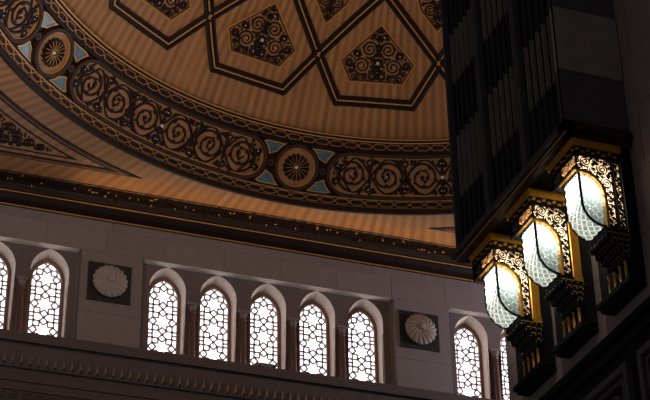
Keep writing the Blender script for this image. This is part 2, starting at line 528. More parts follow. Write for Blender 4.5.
lat = MB(); bw = .035
for p, q in lattice_segments():
    c = clip(p, q, lat_poly)
    if not c: continue
    (x0, z0), (x1, z1) = c; L = math.hypot(x1 - x0, z1 - z0)
    if L < .01: continue
    nx, nz = -(z1 - z0) / L * bw, (x1 - x0) / L * bw
    vs = [(x, y, z) for y in (GB, GB + .07) for x, z in ((x0 + nx, z0 + nz), (x1 + nx, z1 + nz), (x1 - nx, z1 - nz), (x0 - nx, z0 - nz))]
    lat.add(vs, [(0, 1, 2, 3), (7, 6, 5, 4), (0, 4, 5, 1), (1, 5, 6, 2), (2, 6, 7, 3), (3, 7, 4, 0)])
lat.outline(lambda u, v, h: (u, GB + h, v), lat_poly, -.03, .03, -.02, .06)
fr = MB()
fr.outline(lambda u, v, h: (u, GB + h, v), lat_poly, -.002, .15, -.045, .05)
pn = MB(); pn.slab(lambda u, v, h: (u, GB + h, v), lat_poly, .085, .10)
WL = ['latticed pointed window cut by the photo edge, far from the lanterns', 'latticed pointed window beside the first shell rosette, before the five-window bay',
      'first latticed window of the five-window bay, next to the first rosette', 'second latticed window of the five-window bay', 'middle latticed window of the five-window bay, above the floodlight',
      'fourth latticed window of the five-window bay', 'fifth latticed window of the five-window bay, next to the second rosette',
      'latticed pointed window between the second rosette and the lowest lantern', 'latticed window mostly hidden behind the lowest lantern']
proto = None
for n, X in enumerate(WX):
    if proto is None:
        w = fr.build('window_1', M['reveal_wood']); l = lat.build('lattice', M['lattice'], w); p = pn.build('pane', M['pane'], w); proto = (w, l, p)
    else:
        w = proto[0].copy(); COL.objects.link(w); w.name = 'window_%d' % (n + 1)
        for ch in proto[1:]:
            c = ch.copy(); COL.objects.link(c); c.parent = w
    w.location = (X, 0, 0); w['kind'] = 'structure'
    w['label'] = WL[n]; w['category'] = 'window'

# marble columns ---------------------------------------------------------------
cn = {-9.489: 'reddish marble column between the two windows at the photo edge, away from the lanterns',
      -3.: 'reddish marble column between the first and second windows of the five-window bay',
      -1.: 'reddish marble column between the second and third windows of the five-window bay',
      1.: 'reddish marble column between the third and fourth windows of the five-window bay',
      3.: 'reddish marble column between the fourth and fifth windows of the five-window bay',
      9.489: 'reddish marble column between the two windows behind the lowest lantern'}
cproto = None
for X in sorted(cn):
    if cproto is None:
        t = thing('marble_column', (X, 0, 4.3), cn[X], 'column', 'columns between the windows')
        m = MB(); m.lathe([(.125, .28), (.118, .4), (.112, 2.2), (.115, 2.28), (.13, 2.3), (.13, 2.33), (.11, 2.35)], (X, 0, 4.3), 20); s_ = m.build('shaft', M['marble'], t, (X, 0, 4.3))
        m = MB(); m.box((X - .17, -.17, 4.3), (X + .17, .135, 4.47)); m.lathe([(.165, .17), (.165, .21), (.13, .24), (.15, .27), (.125, .285)], (X, 0, 4.3), 20); b_ = m.build('base', M['carved'], t, (X, 0, 4.3))
        m = MB(); m.lathe([(.112, 2.34), (.12, 2.4), (.15, 2.5), (.17, 2.56), (.15, 2.58)], (X, 0, 4.3), 16); m.box((X - .2, -.18, 6.86), (X + .2, .135, 6.955)); k_ = m.build('capital', M['stone'], t, (X, 0, 4.3))
        m = MB(); m.box((X - .245, .128, 4.5), (X - .15, .139, 6.8)); m.box((X + .15, .128, 4.5), (X + .245, .139, 6.8)); d_ = m.build('side_strip', M['marble'], t, (X, 0, 4.3))
        cproto = (t, [s_, b_, k_, d_])
    else:
        t = cproto[0].copy(); COL.objects.link(t); t.location = (X, 0, 4.3); t['label'] = cn[X]
        for ch in cproto[1]:
            c = ch.copy(); COL.objects.link(c); c.parent = t

# carved shell rosettes ------------------------------------------------------------
def rosette(X, label, d):
    yb = YF - .004; zc = 7.31 - .585 * .34; c = Vector((X, yb, zc))
    t = thing('wall_rosette', c, label, 'rosette', 'shell rosettes on the window piers')
    m = MB(); m.box((X - .82, yb - .05, zc - .80), (X + .82, yb, zc + .80)); m.build('back_plate', M['slate'], t, c)
    m = MB(); nr, na, P = 14, 162, 18; vs = []
    for i in range(nr + 1):
        f = i / nr
        for k in range(na):
            th = 2 * PI * k / na
            ph = (th * P / (2 * PI) + d * 1.9 * f) % 1.0
            lob = abs(math.sin(PI * ph)) ** .7
            rr = .665 * f * (1 - .07 * (1 - lob) * f)
            h = .30 * math.sqrt(max(0, 1 - (f * .97) ** 2)) + .12 * lob * min(1, f * 1.6) * (1 - .3 * f)
            vs.append((X + rr * math.cos(th), yb - .05 - h, zc + rr * math.sin(th)))
    m.add(vs, [(i * na + k, i * na + (k + 1) % na, (i + 1) * na + (k + 1) % na, (i + 1) * na + k) for i in range(nr) for k in range(na)], 0, True)
    m.build('shell', M['carved'], t, c)
    m = MB(); vs = []
    for i, (r, h) in enumerate(((.13, .36), (.13, .43), (.09, .46), (.05, .445), (.0, .47))):
        for k in range(24):
            th = 2 * PI * k / 24; q = r * (1 + (.1 * math.cos(8 * th) if i < 3 else 0)); vs.append((X + q * math.cos(th), yb - .02 - h, zc + q * math.sin(th)))
    m.add(vs, [(i * 24 + k, i * 24 + (k + 1) % 24, (i + 1) * 24 + (k + 1) % 24, (i + 1) * 24 + k) for i in range(4) for k in range(24)], 0, True)
    m.build('boss', M['carved'], t, c)
rosette(PX[0] - .075, 'swirled stone shell on dark square plate, before the first of five windows', -1)
rosette(PX[1] - .15, 'swirled stone shell on dark square plate, nearer the lanterns', -1)

# cornice ------------------------------------------------------------------------
XA, XB = -18., 18.
def run(name, prof, m, parent=None, smooth=False):
    """profile (y, z) run along the wall"""
    b = MB(); vs = [(x, y, z) for x in (XA, XB) for y, z in prof]; n = len(prof)
    b.add(vs, [(k, k + 1, n + k + 1, n + k) for k in range(n - 1)], 0, smooth); return b.build(name, m, parent)

def P_(y, zp): return (y, zp + .585 * y)      # y, height as it projects on the wall plane
cor = run('trim_1', [(.0, 9.75), P_(YF - .02, 9.93), P_(-.36, 9.97), P_(-.36, 10.06), P_(-.44, 10.12), P_(-.58, 10.28), P_(-.70, 10.50), P_(-.74, 10.53), P_(-.74, 10.62), P_(-.82, 10.66), P_(-.88, 10.78), P_(-.92, 10.84), P_(-.96, 10.95),
                    P_(-1.40, 11.37), P_(-1.46, 11.36), P_(-1.5, 11.42), (-1.52, ZC + .02), (0, ZC + .03)], M['dark'])
tag(cor, 'dark timber cornice with gilt lines', kind='structure')
g = MB()
for y, zp in ((-.365, 10.0), (-.745, 10.575), (-1.5, 11.44)):
    yy, zz = P_(y, zp); g.box((XA, yy - .012, zz - .022), (XB, yy + .02, zz + .022))
g.build('gilt_line', M['gilt_thin'], cor)
g = MB(); (ya, za), (yb, zb) = P_(-.96, 10.95), P_(-1.40, 11.37)
nv = Vector((0, -(zb - za), (yb - ya))).normalized(); nv = nv if nv.z < 0 else -nv
Lc = math.hypot(yb - ya, zb - za)
def corF(u, v, h): return Vector((u, ya + (yb - ya) * (v / Lc), za + (zb - za) * (v / Lc))) + nv * h
gl = MB(); x = -13.; k = 0; rnd = random.Random(5)
while x < 9.5:
    c = (x, Lc * .5 + rnd.uniform(-.03, .03)); d = 1 if k % 2 else -1
    g.ribbon(corF, spiral(c, .2, rnd.uniform(0, 6), 1.8, d, .2, 18), .035, 0, .06)
    g.leaf(corF, x + .2, Lc * rnd.uniform(.15, .75), rnd.uniform(0, 6.3), .22, .06, 0, .07)
    for j in range(rnd.choice((0, 1, 1, 2))):
        gl.leaf(corF, x + rnd.uniform(-.1, .3), Lc * rnd.uniform(.1, .85), rnd.uniform(0, 6.3), rnd.uniform(.08, .15), .028, .04, .085)  # gold-coloured leaves painted in as glints on the dark varnished carving
    x += .4; k += 1
g.build('carved_scrolls', M['dark'], cor); gl.build('glint_leaves', M['gilt_thin'], cor)

# ledge under the windows ---------------------------------------------------------
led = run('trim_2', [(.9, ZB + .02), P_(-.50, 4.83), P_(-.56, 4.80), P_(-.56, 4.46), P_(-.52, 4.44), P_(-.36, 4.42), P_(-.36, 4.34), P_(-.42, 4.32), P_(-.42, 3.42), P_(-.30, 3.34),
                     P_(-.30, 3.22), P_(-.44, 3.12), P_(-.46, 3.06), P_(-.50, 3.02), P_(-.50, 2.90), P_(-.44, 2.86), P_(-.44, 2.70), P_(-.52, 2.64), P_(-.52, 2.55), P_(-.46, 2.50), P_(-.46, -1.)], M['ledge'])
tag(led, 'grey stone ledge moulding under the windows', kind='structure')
g = MB(); x = -13.; (yf, zt), (_, zb) = P_(-.42, 3.96), P_(-.42, 3.45)
while x < 12:
    y2 = yf - .20
    vs = [(x, yf, zt), (x - .08, yf, zb + .02), (x, y2, zb + .12), (x + .08, yf, zb + .02), (x, yf, zb + .16)]
    g.add(vs, [(0, 1, 2), (0, 2, 3), (1, 4, 2), (2, 4, 3)]); x += .305
g.build('pendant_teeth', M['carved'], led)
g = MB(); y0, _ = P_(-.46, 2.2)
def ledF(u, v, h): return Vector((u, y0 - h, v))
x = -13.; k = 0
while x < 12:
    for r_ in range(2):
        g.ribbon(ledF, spiral((x + (.22 if r_ else 0), P_(y0, 2.32 - .42 * r_)[1]), .2, k * 1.3, 1.6, 1 if k % 2 else -1, .2, 16), .03, 0, .05)
    x += .44; k += 1
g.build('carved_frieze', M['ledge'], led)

# little floodlight lying on the ledge
t = thing('floodlight', (-.25, -.42, 4.585), 'small grey floodlight lying on the ledge under the middle window', 'light')
m = MB(); m.box((-.62, -.5, 4.61), (.18, -.30, 4.68)); m.box((-.5, -.44, 4.68), (.08, -.34, 4.72)); m.build('housing', M['metal'], t)
m.v and None
for s in (-.5, .05):
    m = MB(); m.box((s, -.46, 4.55), (s + .05, -.36, 4.61)); m.build('foot', M['black'], t)

# ------------------------------------------------------------------ ceiling, dome, ring
AX = (0, CY, 0)
NSEG = 288
c = MB(); vs = []
for k in range(NSEG):
    a = 2 * PI * k / NSEG; sx, sy = math.sin(a), math.cos(a); q = 17.955 / max(abs(sx), abs(sy))
    vs += [(RO * sx, CY + RO * sy, ZC), (q * sx, CY + q * sy, ZC), (q * sx, CY + q * sy, ZC + .3), (RO * sx, CY + RO * sy, ZC + .3)]
c.add(vs, [(k * 4 + i, k * 4 + (i + 1) % 4, ((k + 1) % NSEG) * 4 + (i + 1) % 4, ((k + 1) % NSEG) * 4 + i) for k in range(NSEG) for i in range(4)])
tag(c.build('ceiling', M['wood2'], None, AX), 'flat timber ceiling around the dome', kind='structure')

c = MB(); rings = [(RI + .02, ZI)] + [(RHO * math.cos(e), S0 + RHO * math.sin(e)) for e in [math.asin((ZI - S0) / RHO) + k * (PI / 2 - .001 - math.asin((ZI - S0) / RHO)) / 24 for k in range(25)]]
vs = [(R * math.sin(2 * PI * k / NSEG), CY + R * math.cos(2 * PI * k / NSEG), z) for R, z in rings for k in range(NSEG)]
c.add(vs, [(i * NSEG + k, i * NSEG + (k + 1) % NSEG, (i + 1) * NSEG + (k + 1) % NSEG, (i + 1) * NSEG + k) for i in range(len(rings) - 1) for k in range(NSEG)] + [tuple((len(rings) - 1) * NSEG + k for k in range(NSEG))], 0, True)
tag(c.build('dome_ceiling', M['wood'], None, AX), 'timber dome lining', kind='structure')

RING = thing('trim_3', (0, CY, ZC), 'broad dark timber ring with gilt braids encircling the dome', 'dome ring'); RING['kind'] = 'structure'
def revolve(name, prof, m, parent, n=NSEG, a0=0, a1=360, F=ringp):
    b = MB(); full = a1 - a0 >= 360; K = n if full else n + 1; L = len(prof)
    vs = [F(a0 + (a1 - a0) * k / n, t_, h_) for k in range(K) for t_, h_ in prof]
    b.add(vs, [(k * L + i, k * L + i + 1, ((k + 1) % K) * L + i + 1, ((k + 1) % K) * L + i) for k in range(n) for i in range(L - 1)])
    return b.build(name, m, parent)
revolve('band', [(.02, -.3), (.0, .0), (2.87, .0), (2.86, -.3)], M['dark'], RING)
revolve('inner_moulding', [(-.06, -.02), (-.05, .12), (.07, .12), (.11, .04), (.46, .04), (.49, .13), (.55, .13), (.6, .0)], M['dark'], RING)
revolve('outer_moulding', [(2.22, .0), (2.25, .12), (2.3, .12), (2.33, .04), (2.61, .04), (2.64, .12), (2.7, .15), (2.82, .15), (2.88, .06), (2.88, -.02)], M['dark'], RING)
for nm, tt in (('inner_gilt_line', ((-.045, .0), (.085, .10))), ('outer_gilt_line', ((2.315, .345), (2.615, .63)))):
    g = MB()
    for q in tt[0:2]:
        if nm == 'inner_gilt_line': q0, q1, hh = q[0], q[0] + .04, (.12, .15)
        else: q0, q1, hh = q[0], q[0] + .03, (.04, .08)
        if nm == 'inner_gilt_line' and q[0] > 0: hh = (.08, .11)
        for k in range(NSEG):
            a, b_ = 360 * k / NSEG, 360 * (k + 1) / NSEG
            g.add([ringp(a, q0, hh[0]), ringp(a, q0, hh[1]), ringp(a, q1, hh[1]), ringp(a, q1, hh[0]), ringp(b_, q0, hh[0]), ringp(b_, q0, hh[1]), ringp(b_, q1, hh[1]), ringp(b_, q1, hh[0])],
                  [(0, 1, 5, 4), (1, 2, 6, 5), (2, 3, 7, 6)])
    g.build(nm, M['gilt_thin'], RING)

def braid(name, tm, amp, n):
    g = MB(); step = 360 / n
    for ph in (0, 1):
        pts = []
        for k in range(n):
            base = -180 + step * k
            s = 1 if (k + ph) % 2 else -1
            pts += [(base + step * .22, tm + amp * s), (base + step * .78, tm + amp * s)]
        pts = [(rad(a) * RM, t_) for a, t_ in pts if -100 < a < 60]
        g.ribbon(lambda u, v, h: ringp(math.degrees(u / RM), v, h + (.012 if ph else 0)), pts, .02, .035, .085)
    return g.build(name, M['braid'], RING)
braid('inner_braid', .285, .10, 156)
braid('outer_braid', 2.47, .095, 164)

# cartouches ---------------------------------------------------------------------
LH = rad(17.75) * RM                       # half length of a cartouche
VH = .86
def stadium(L, v, n=14):
    return [(L - v + v * math.cos(-PI / 2 + PI * k / n), v * math.sin(-PI / 2 + PI * k / n)) for k in range(n + 1)] + \
           [(-L + v + v * math.cos(PI / 2 + PI * k / n), v * math.sin(PI / 2 + PI * k / n)) for k in range(n + 1)]
def dense(poly, m):
    out = []
    for i, p in enumerate(poly):
        q = poly[(i + 1) % len(poly)]; L = math.hypot(q[0] - p[0], q[1] - p[1]); k = max(1, int(L / m))
        out += [(p[0] + (q[0] - p[0]) * j / k, p[1] + (q[1] - p[1]) * j / k) for j in range(k)]
    return out

def strip_slab(mb, F, L, v, h0, h1):
    """stadium face as a grid that follows the curve of the ring"""
    n = 60; rows = []
    for i in range(n + 1):
        f = -math.cos(PI * i / n); u = L * f
        d = max(0, abs(u) - (L - v)); vv = math.sqrt(max(0, v * v - d * d)); rows.append((u, vv))
    vs = []
    for u, vv in rows: vs += [F(u, -vv, h1), F(u, vv, h1)]
    mb.add(vs, [(2 * i, 2 * i + 1, 2 * i + 3, 2 * i + 2) for i in range(n)])

carts = {}
def cartouche(a0, label):
    F = ringF(a0); t = thing('carved_cartouche', ringp(a0, 1.42), label, 'carved panel', 'long carved cartouches of the dome ring')
    m = MB(); strip_slab(m, F, LH - .1, VH - .1, 0, .03); m.build('field', M['panel'], t)
    m = MB(); P0 = dense(stadium(LH, VH), .25)
    m.outline(F, P0, -.13, -.0, 0, .16); m.build('frame', M['mid'], t)
    m = MB(); m.outline(F, dense(stadium(LH - .15, VH - .15), .25), -.02, .015, .03, .08); m.build('gilt_line', M['gilt_thin'], t)
    m = MB(); st = []; w = .040; h0, h1 = .03, .09
    for sx in (-1, 1):
        G = lambda u, v, h: F(u * sx, v, h)
        cs = [(.74, 1), (2.14, -1), (3.52, 1)]
        for i, (cx, d) in enumerate(cs):
            r = .66 if i < 2 else .62
            m.ribbon(G, spiral((cx, 0), r, d * PI / 2 + PI * (0 if i % 2 else 1), 2.25, d, .10, 60), w * 1.1, h0, h1, taper=lambda q: 1.1 - .35 * q)
            m.leaf(G, cx - .06, 0, 1.2 * i, .2, .09, h0, h1 + .02)
            sp = spiral((cx, 0), r, d * PI / 2 + PI * (0 if i % 2 else 1), 2.25, d, .10, 60)
            for q in range(5, 52, 5):
                (ua, va), (ub, vb) = sp[q], sp[q + 1]; tg = math.atan2(vb - va, ub - ua); sg = 1 if (q // 5) % 2 else -1
                L_ = (.24 if q < 30 else .16)
                m.leaf(G, ua, va, tg + sg * d * .55, L_, .055, h0, h1)
            for k in range(4):
                aa = k * PI / 2 + PI / 4 + .1 * i
                m.leaf(G, cx + .66 * math.cos(aa), .66 * math.sin(aa), aa + d * .9, .28, .08, h0, h1)
            st += [(sx * (cx + .02), 0.02), (sx * (cx + .58), .42 * d)]
        half = [(.04, -.70), (LH - .95, -.70)] + [(LH - .95 + .70 * math.cos(q * PI / 12), .70 * math.sin(q * PI / 12)) for q in range(-5, 6)] + [(LH - .95, .70), (.04, .70)]
        used = [((cx, 0), .60) for cx, d in cs] + [((cx + .03, sv * .53), .17) for cx in (.02, 1.43, 2.82) for sv in (-1, 1)]
        fill_scrolls(m, G, half, w, h0, h1, .12, .12, 3, False, None, .062, used)
        # interlaced wavy stems
        for ph in (0, PI):
            pts = [(.05 + (LH - .55) * k / 70, .68 * math.sin(2 * PI * (.05 + (LH - .55) * k / 70) / 2.78 + ph) * (1 if k < 60 else (70 - k) / 10 * .8 + .2)) for k in range(71)]
            m.ribbon(G, pts, w, h0, h1 - .015)
        # second order curls at top and bottom between the large spirals
        for i, (cx, d) in enumerate([(0.02, 1), (1.43, -1), (2.82, 1), (3.99, -1)]):
            for sv in (-1, 1):
                if cx > 3.9: c_, r_ = (4.12, sv * .30), .16
                else: c_, r_ = (cx + .03, sv * .53), .19
                m.ribbon(G, spiral(c_, r_, sv * PI / 2, 1.5, d * sv, .2, 26), w * .9, h0, h1)
                m.leaf(G, c_[0], c_[1], sv * 1.3 + i, .17, .08, h0, h1 + .01)
                st.append((sx * c_[0], c_[1]))
            m.leaf(G, cx, 0, PI / 2, .38, .07, h0, h1); m.leaf(G, cx, 0, -PI / 2, .38, .07, h0, h1)
    m.build('scrollwork', M['dark'], t)
    add_studs('pearl_stud', F, st, .026, .09, t)
    add_studs('center_stud', F, [(0, 0)], .075, .11, t)
    carts[a0] = t
cartouche(-22.5, 'long scroll-carved cartouche with rounded ends between two fluted medallions')
cartouche(22.5, 'scroll-carved cartouche running behind the dark balcony')
cartouche(-67.5, 'scroll-carved cartouche cut off at the upper corner')

def medallion(a0, label):
    F = ringF(a0); t = thing('ring_medallion', ringp(a0, 1.42), label, 'medallion', 'round fluted medallions of the dome ring')
    circ = lambda r, n=40: [(r * math.cos(2 * PI * k / n), r * math.sin(2 * PI * k / n)) for k in range(n)]
    m = MB(); m.slab(F, circ(.74), 0, .05); m.build('disc', M['panel'], t)
    m = MB(); m.outline(F, circ(.80), -.05, .08, 0, .17); m.build('frame', M['mid'], t)
    m = MB(); m.outline(F, circ(.735), -.02, .02, .04, .11); m.build('gilt_line', M['gilt_thin'], t)
    # fluted flower: sixteen hollow petals
    m = MB(); n = 16
    for k in range(n):
        a = 2 * PI * k / n; d = PI / n
        def pt(r, b, h): return F(r * math.cos(a + b), r * math.sin(a + b), h)
        vs = [pt(.07, 0, .06), pt(.30, -d * .9, .12), pt(.48, -d * .9, .11), pt(.55, 0, .06), pt(.48, d * .9, .11), pt(.30, d * .9, .12), pt(.34, 0, .06)]
        m.add(vs, [(0, 1, 6), (1, 2, 6), (2, 3, 6), (3, 4, 6), (4, 5, 6), (5, 0, 6)])
        m.ribbon(F, [(.09 * math.cos(a + d), .09 * math.sin(a + d)), (.47 * math.cos(a + d), .47 * math.sin(a + d))], .014, .05, .16)
    m.build('flower', M['dark'], t)
    m = MB()
    for k in range(n):
        a = 2 * PI * k / n + PI / n
        m.ribbon(F, [(.10 * math.cos(a), .10 * math.sin(a)), (.44 * math.cos(a), .44 * math.sin(a))], .009, .155, .175)
    m.build('gilt_veins', M['gilt_thin'], t)
    add_studs('center_stud', F, [(0, 0)], .075, .13, t)
    for s in (-1, 1):
        uk = s * rad(4.08) * RM
        m = MB(); m.outline(F, [(uk + .08 * math.cos(q * PI / 6), .08 * math.sin(q * PI / 6)) for q in range(12)], -.04, .06, 0, .15); m.build('link_ring', M['mid'], t)
        for sv in (-1, 1):
            # curved triangular tile between frame, cartouche end and border
            P = []
            for k in range(7):                                       # along the medallion frame
                b = rad(28 + 34 * k / 6); P.append((.99 * math.cos(b), .99 * math.sin(b)))
            P2 = [(rad(4.75) * RM + .86 - .98 * math.cos(rad(q)), .98 * math.sin(rad(q))) for q in (50, 40, 30, 20)]
            P = [(x_, y_) for x_, y_ in P if y_ < .83] + [(.62, .80), (1.32, .80)] + [p for p in P2 if p[1] < .80]
            cx_, cy_ = sum(p[0] for p in P) / len(P), sum(p[1] for p in P) / len(P)
            P = sorted(P, key=lambda p: math.atan2(p[1] - cy_, p[0] - cx_))
            P = [(s * x_, sv * y_) for x_, y_ in P]
            m = MB(); m.slab(F, P, .0, .03); tl = m.build('blue_tile', M['blue'], t); tl['label'] = 'blue-grey tile'
            m = MB(); m.outline(F, P, -.02, .02, .0, .06); m.build('tile_edge', M['gilt_thin'], tl)
medallion(0, 'round fluted medallion between the two long cartouches, above the window wall')
medallion(-45, 'round fluted medallion at the upper corner with bright-edged blue tiles')

# strapwork star of the dome --------------------------------------------------------
STAR = thing('dome_strapwork', (0, CY, S0 + 12), 'dark interlaced strapwork with gilt beads crossing the timber dome', 'strapwork')
def path(pts, n=14):
    O = Vector((0, CY, S0)); out = []
    for (a, b) in zip(pts[:-1], pts[1:]):
        p, q = dom(*a) - O, dom(*b) - O
        for k in range(n): out.append(p.lerp(q, k / n).normalized())
    out.append((dom(*pts[-1]) - O).normalized()); return out
def strap(pts, lift=0.):
    O = Vector((0, CY, S0)); ns = path(pts); fr = []
    for i, n in enumerate(ns):
        t_ = (ns[min(i + 1, len(ns) - 1)] - ns[max(i - 1, 0)]).normalized(); B = n.cross(t_).normalized()
        sc = 1.0
        if 0 < i < len(ns) - 1:
            d1, d2 = (ns[i] - ns[i - 1]).normalized(), (ns[i + 1] - ns[i]).normalized(); sc = 1 / max(.5, math.cos(d1.angle(d2) / 2))
        fr.append((O + n * RHO, B * sc, -n))
    m = MB(); W = .2
    for s in (-1, 1):
        m.sweep(fr, [(s * W, -.02), (s * W, .07 + lift), (s * W * .82, .10 + lift), (s * W * .52, .10 + lift), (s * W * .42, .05 + lift), (s * W * .42, -.02)])
    m.sweep(fr, [(-W * .43, -.02), (-W * .43, .045 + lift), (W * .43, .045 + lift), (W * .43, -.02)])
    st = m.build('strap', M['dark'], STAR)
    m = MB(); m.sweep(fr, [(-.028, .03), (-.022, .085 + lift), (.022, .085 + lift), (.028, .03)]); m.build('gilt_bead', M['gilt_thin'], st)
CC, RC, RN, RU = 6.47, 13.018, 11.954, 9.92
cells = [-78.75, -56.25, -33.75, -11.25, 11.25, 33.75]
for i, c0 in enumerate(cells):
    strap([(c0 - 22.5, RU), (c0 - 11.25, RN), (c0 - CC, RC), (c0 + CC, RC), (c0 + 11.25, RN)], 0.)
    strap([(c0 + 11.25, RN), (c0 + 22.5, RU), (c0 + 33.75, 7.3)], .012)
    strap([(c0 - 22.5, RU), (c0 - 33.75, 7.3)], .0)

# carved kite panels ----------------------------------------------------------------
def kite(a0, pts, label, seed, grp):
    R0 = sum(p[1] for p in pts) / len(pts); F, inv, c = domF(a0, R0)
    t = thing('kite_panel', c, label, 'carved panel', grp)
    P = [inv(a0 + a, R) for a, R in pts]
    m = MB(); m.slab(F, P, 0, .03, sub=6); m.build('field', M['panel'], t)
    m = MB(); D = dense(P, .4); m.outline(F, D, -.03, .015, 0, .07); m.build('gilt_frame', M['gold'], t); m = MB(); m.outline(F, D, -.10, -.06, 0, .05); m.build('inner_frame', M['mid'], t)
    cxy = (0, sum(p[1] for p in P) / len(P))
    Q = [(cxy[0] + (p[0] - cxy[0]) * .9, cxy[1] + (p[1] - cxy[1]) * .9) for p in P]
    # right half, to be mirrored
    H = []; n = len(Q)
    for i in range(n):
        p, q = Q[i], Q[(i + 1) % n]
        if p[0] >= -1e-6: H.append(p)
        if (p[0] > 1e-6 and q[0] < -1e-6) or (p[0] < -1e-6 and q[0] > 1e-6):
            f = p[0] / (p[0] - q[0]); H.append((0, p[1] + (q[1] - p[1]) * f))
    m = MB(); st = [(0, cxy[1])]
    fill_scrolls(m, F, H, .036, .03, .09, .085, .34, seed, True, st, .032)
    ys = [p[1] for p in Q]
    for k in range(7):
        y = min(ys) + (max(ys) - min(ys)) * (k + .2) / 7
        m.leaf(F, 0, y, PI / 2, .28, .07, .03, .11)
        for s in (-1, 1): m.leaf(F, 0, y, PI / 2 + s * .9, .24, .05, .03, .10)
    m.build('scrollwork', M['dark'], t)
    add_studs('pearl_stud', F, st[1:9], .03, .10, t); add_studs('center_stud', F, [st[0]], .065, .11, t)
pent = [(0, 10.88), (7.05, 12.0), (4.85, 12.53), (-4.85, 12.53), (-7.05, 12.0)]
kl = {-56.25: 'five-sided scroll-carved dome panel beyond the upper corner medallion', -33.75: 'five-sided scroll-carved dome panel cut off at the top, above the long cartouche',
      -11.25: 'five-sided scroll-carved dome panel in the middle of the dome, left of the strap crossing',
      11.25: 'five-sided scroll-carved dome panel next to the dark balcony', 33.75: 'five-sided scroll-carved dome panel hidden behind the dark balcony'}
for i, a0 in enumerate(sorted(kl)):
    if a0 in (-56.25, 33.75): continue
    kite(a0, pent, kl[a0], 11, 'five-sided carved panels of the dome')
dia = [(0, 8.9), (4.9, 9.75), (3.6, 10.45), (0, 11.13), (-3.6, 10.45), (-4.9, 9.75)]
for a0, lb in ((-22.5, 'carved panel pointing down, cut off by the photo top, above the left strap crossing'), (0, 'carved panel pointing down, cut off by the photo top, above the middle strap crossing'),
               (22.5, 'carved panel pointing down, its tip showing next to the dark balcony')):
    kite(a0, dia, lb, 23, 'pointed carved panels high in the dome')

# corner motifs of the flat ceiling ---------------------------------------------------
def corner(sx, label):
    def F(u, v, h): return Vector((sx * u, v, ZC - h))
    t = thing('corner_panel', F(-12, -4, 0), label, 'carved panel', 'triangular corner panels of the flat ceiling')
    def tri(R, y, n=40):
        a = math.acos((-CY + y) / R); b = PI / 2 - a
        arc = [(-R * math.sin(a + (b - a) * k / n), CY + R * math.cos(a + (b - a) * k / n)) for k in range(n + 1)]
        return arc + [(CY - y, y)]            # from the near tip along the arc to the far tip, then the room corner
    specs = [(16.50, -2.50, .13, .035, 'dark', 'outer_border'), (16.62, -2.585, .05, .05, 'bead', 'border_bead'), (16.72, -2.66, .07, .035, 'dark', 'inner_border')]
    for R, y, wd, h, mm, nm in specs:
        A, B = tri(R, y), tri(R + wd, y - wd)
        m = MB(); vs = []
        for p, q in zip(A, B): vs += [F(p[0], p[1], -.01), F(p[0], p[1], h), F(q[0], q[1], h), F(q[0], q[1], -.01)]
        n = len(A); m.add(vs, [(i * 4 + k, i * 4 + (k + 1) % 4, ((i + 1) % n) * 4 + (k + 1) % 4, ((i + 1) % n) * 4 + k) for i in range(n) for k in range(4)])
        m.build(nm, M[mm], t)
    A, B = tri(17.15, -2.97), tri(17.22, -3.02); m = MB(); vs = []
    for p, q in zip(A, B): vs += [F(p[0], p[1], -.01), F(p[0], p[1], .03), F(q[0], q[1], .03), F(q[0], q[1], -.01)]
    n = len(A); m.add(vs, [(i * 4 + k, i * 4 + (k + 1) % 4, ((i + 1) % n) * 4 + (k + 1) % 4, ((i + 1) % n) * 4 + k) for i in range(n) for k in range(4)]); m.build('gilt_frame', M['dark'], t)
    poly = tri(17.32, -3.2, 24)
    m = MB(); st = []
    fill_scrolls(m, F, poly, .030, .0, .06, .06, .27, 7, False, st, .03)
    m.build('scrollwork', M['dark'], t)
corner(1, 'triangular scroll-carved ceiling panel between ring and cornice, with a long sharp tip')
corner(-1, 'dark sharp tip of a ceiling corner panel peeping out beside the balcony')

# ------------------------------------------------------------------ the near pier: wall, balcony box, lanterns
XW, YE = -7.88, -35.24
NW = MB()
for (z0, z1, off) in [(-13.94 + .92 * k, -13.94 + .92 * (k + 1), .55 * (k % 2)) for k in range(0, 11)]:
    y = YE; first = True
    while y > -47:
        y1 = max(-47, y - 1.5 + (off if first else 0)); first = False
        NW.box((XW, y - .008, z0 + .006), (XW + .5, y1 + .008, z1 - .006)); y = y1
NW.box((XW + .02, YE - .02, -13.94), (XW + 2.2, -47, -3.6))
nw = NW.build('wall_right', M['nstone']); tag(nw, 'brown stone wall behind the lanterns', kind='structure')
m = MB(); m.box((XW + .06, YE - .04, -22), (XW + 2.2, -47, -13.94)); m.box((XW - .04, YE + .02, -14.06), (XW + .3, -47, -13.945)); m.box((XW + .0, YE - .02, -14.25), (XW + .3, -47, -14.13)); 
lowr = m.build('wall_right_lower', M['black']); tag(lowr, kind='structure')
# carved panels in the dark dado
def wallF(u, v, h): return Vector((XW + .06 - h, u, v))
for i, y0 in enumerate((-35.6, -37.3, -39.0, -40.7)):
    t = thing('carved_wall_panel', (XW + .06, y0 - .65, -15.9), ['dark carved dado panel at the pier corner under the lowest lantern', 'dark carved dado panel, second from the pier corner', 'dark carved dado panel, third from the pier corner', 'dark carved dado panel at the photo corner, fourth from the pier corner'][i], 'carved panel', 'dark carved panels under the stone band')
    R_ = [(y0, -17.4), (y0, -14.5), (y0 - 1.4, -14.5), (y0 - 1.4, -17.4)]
    m = MB(); m.outline(wallF, R_, -.09, .0, 0, .09); m.outline(wallF, R_, -.2, -.15, 0, .06); m.build('frame', M['timber_dark'], t)
    m = MB(); fill_scrolls(m, wallF, [(y0 - .26, -17.1), (y0 - .26, -14.76), (y0 - 1.14, -14.76), (y0 - 1.14, -17.1)], .035, 0, .06, .12, .4, 31 + i)
    m.build('scrollwork', M['timber_dark'], t)

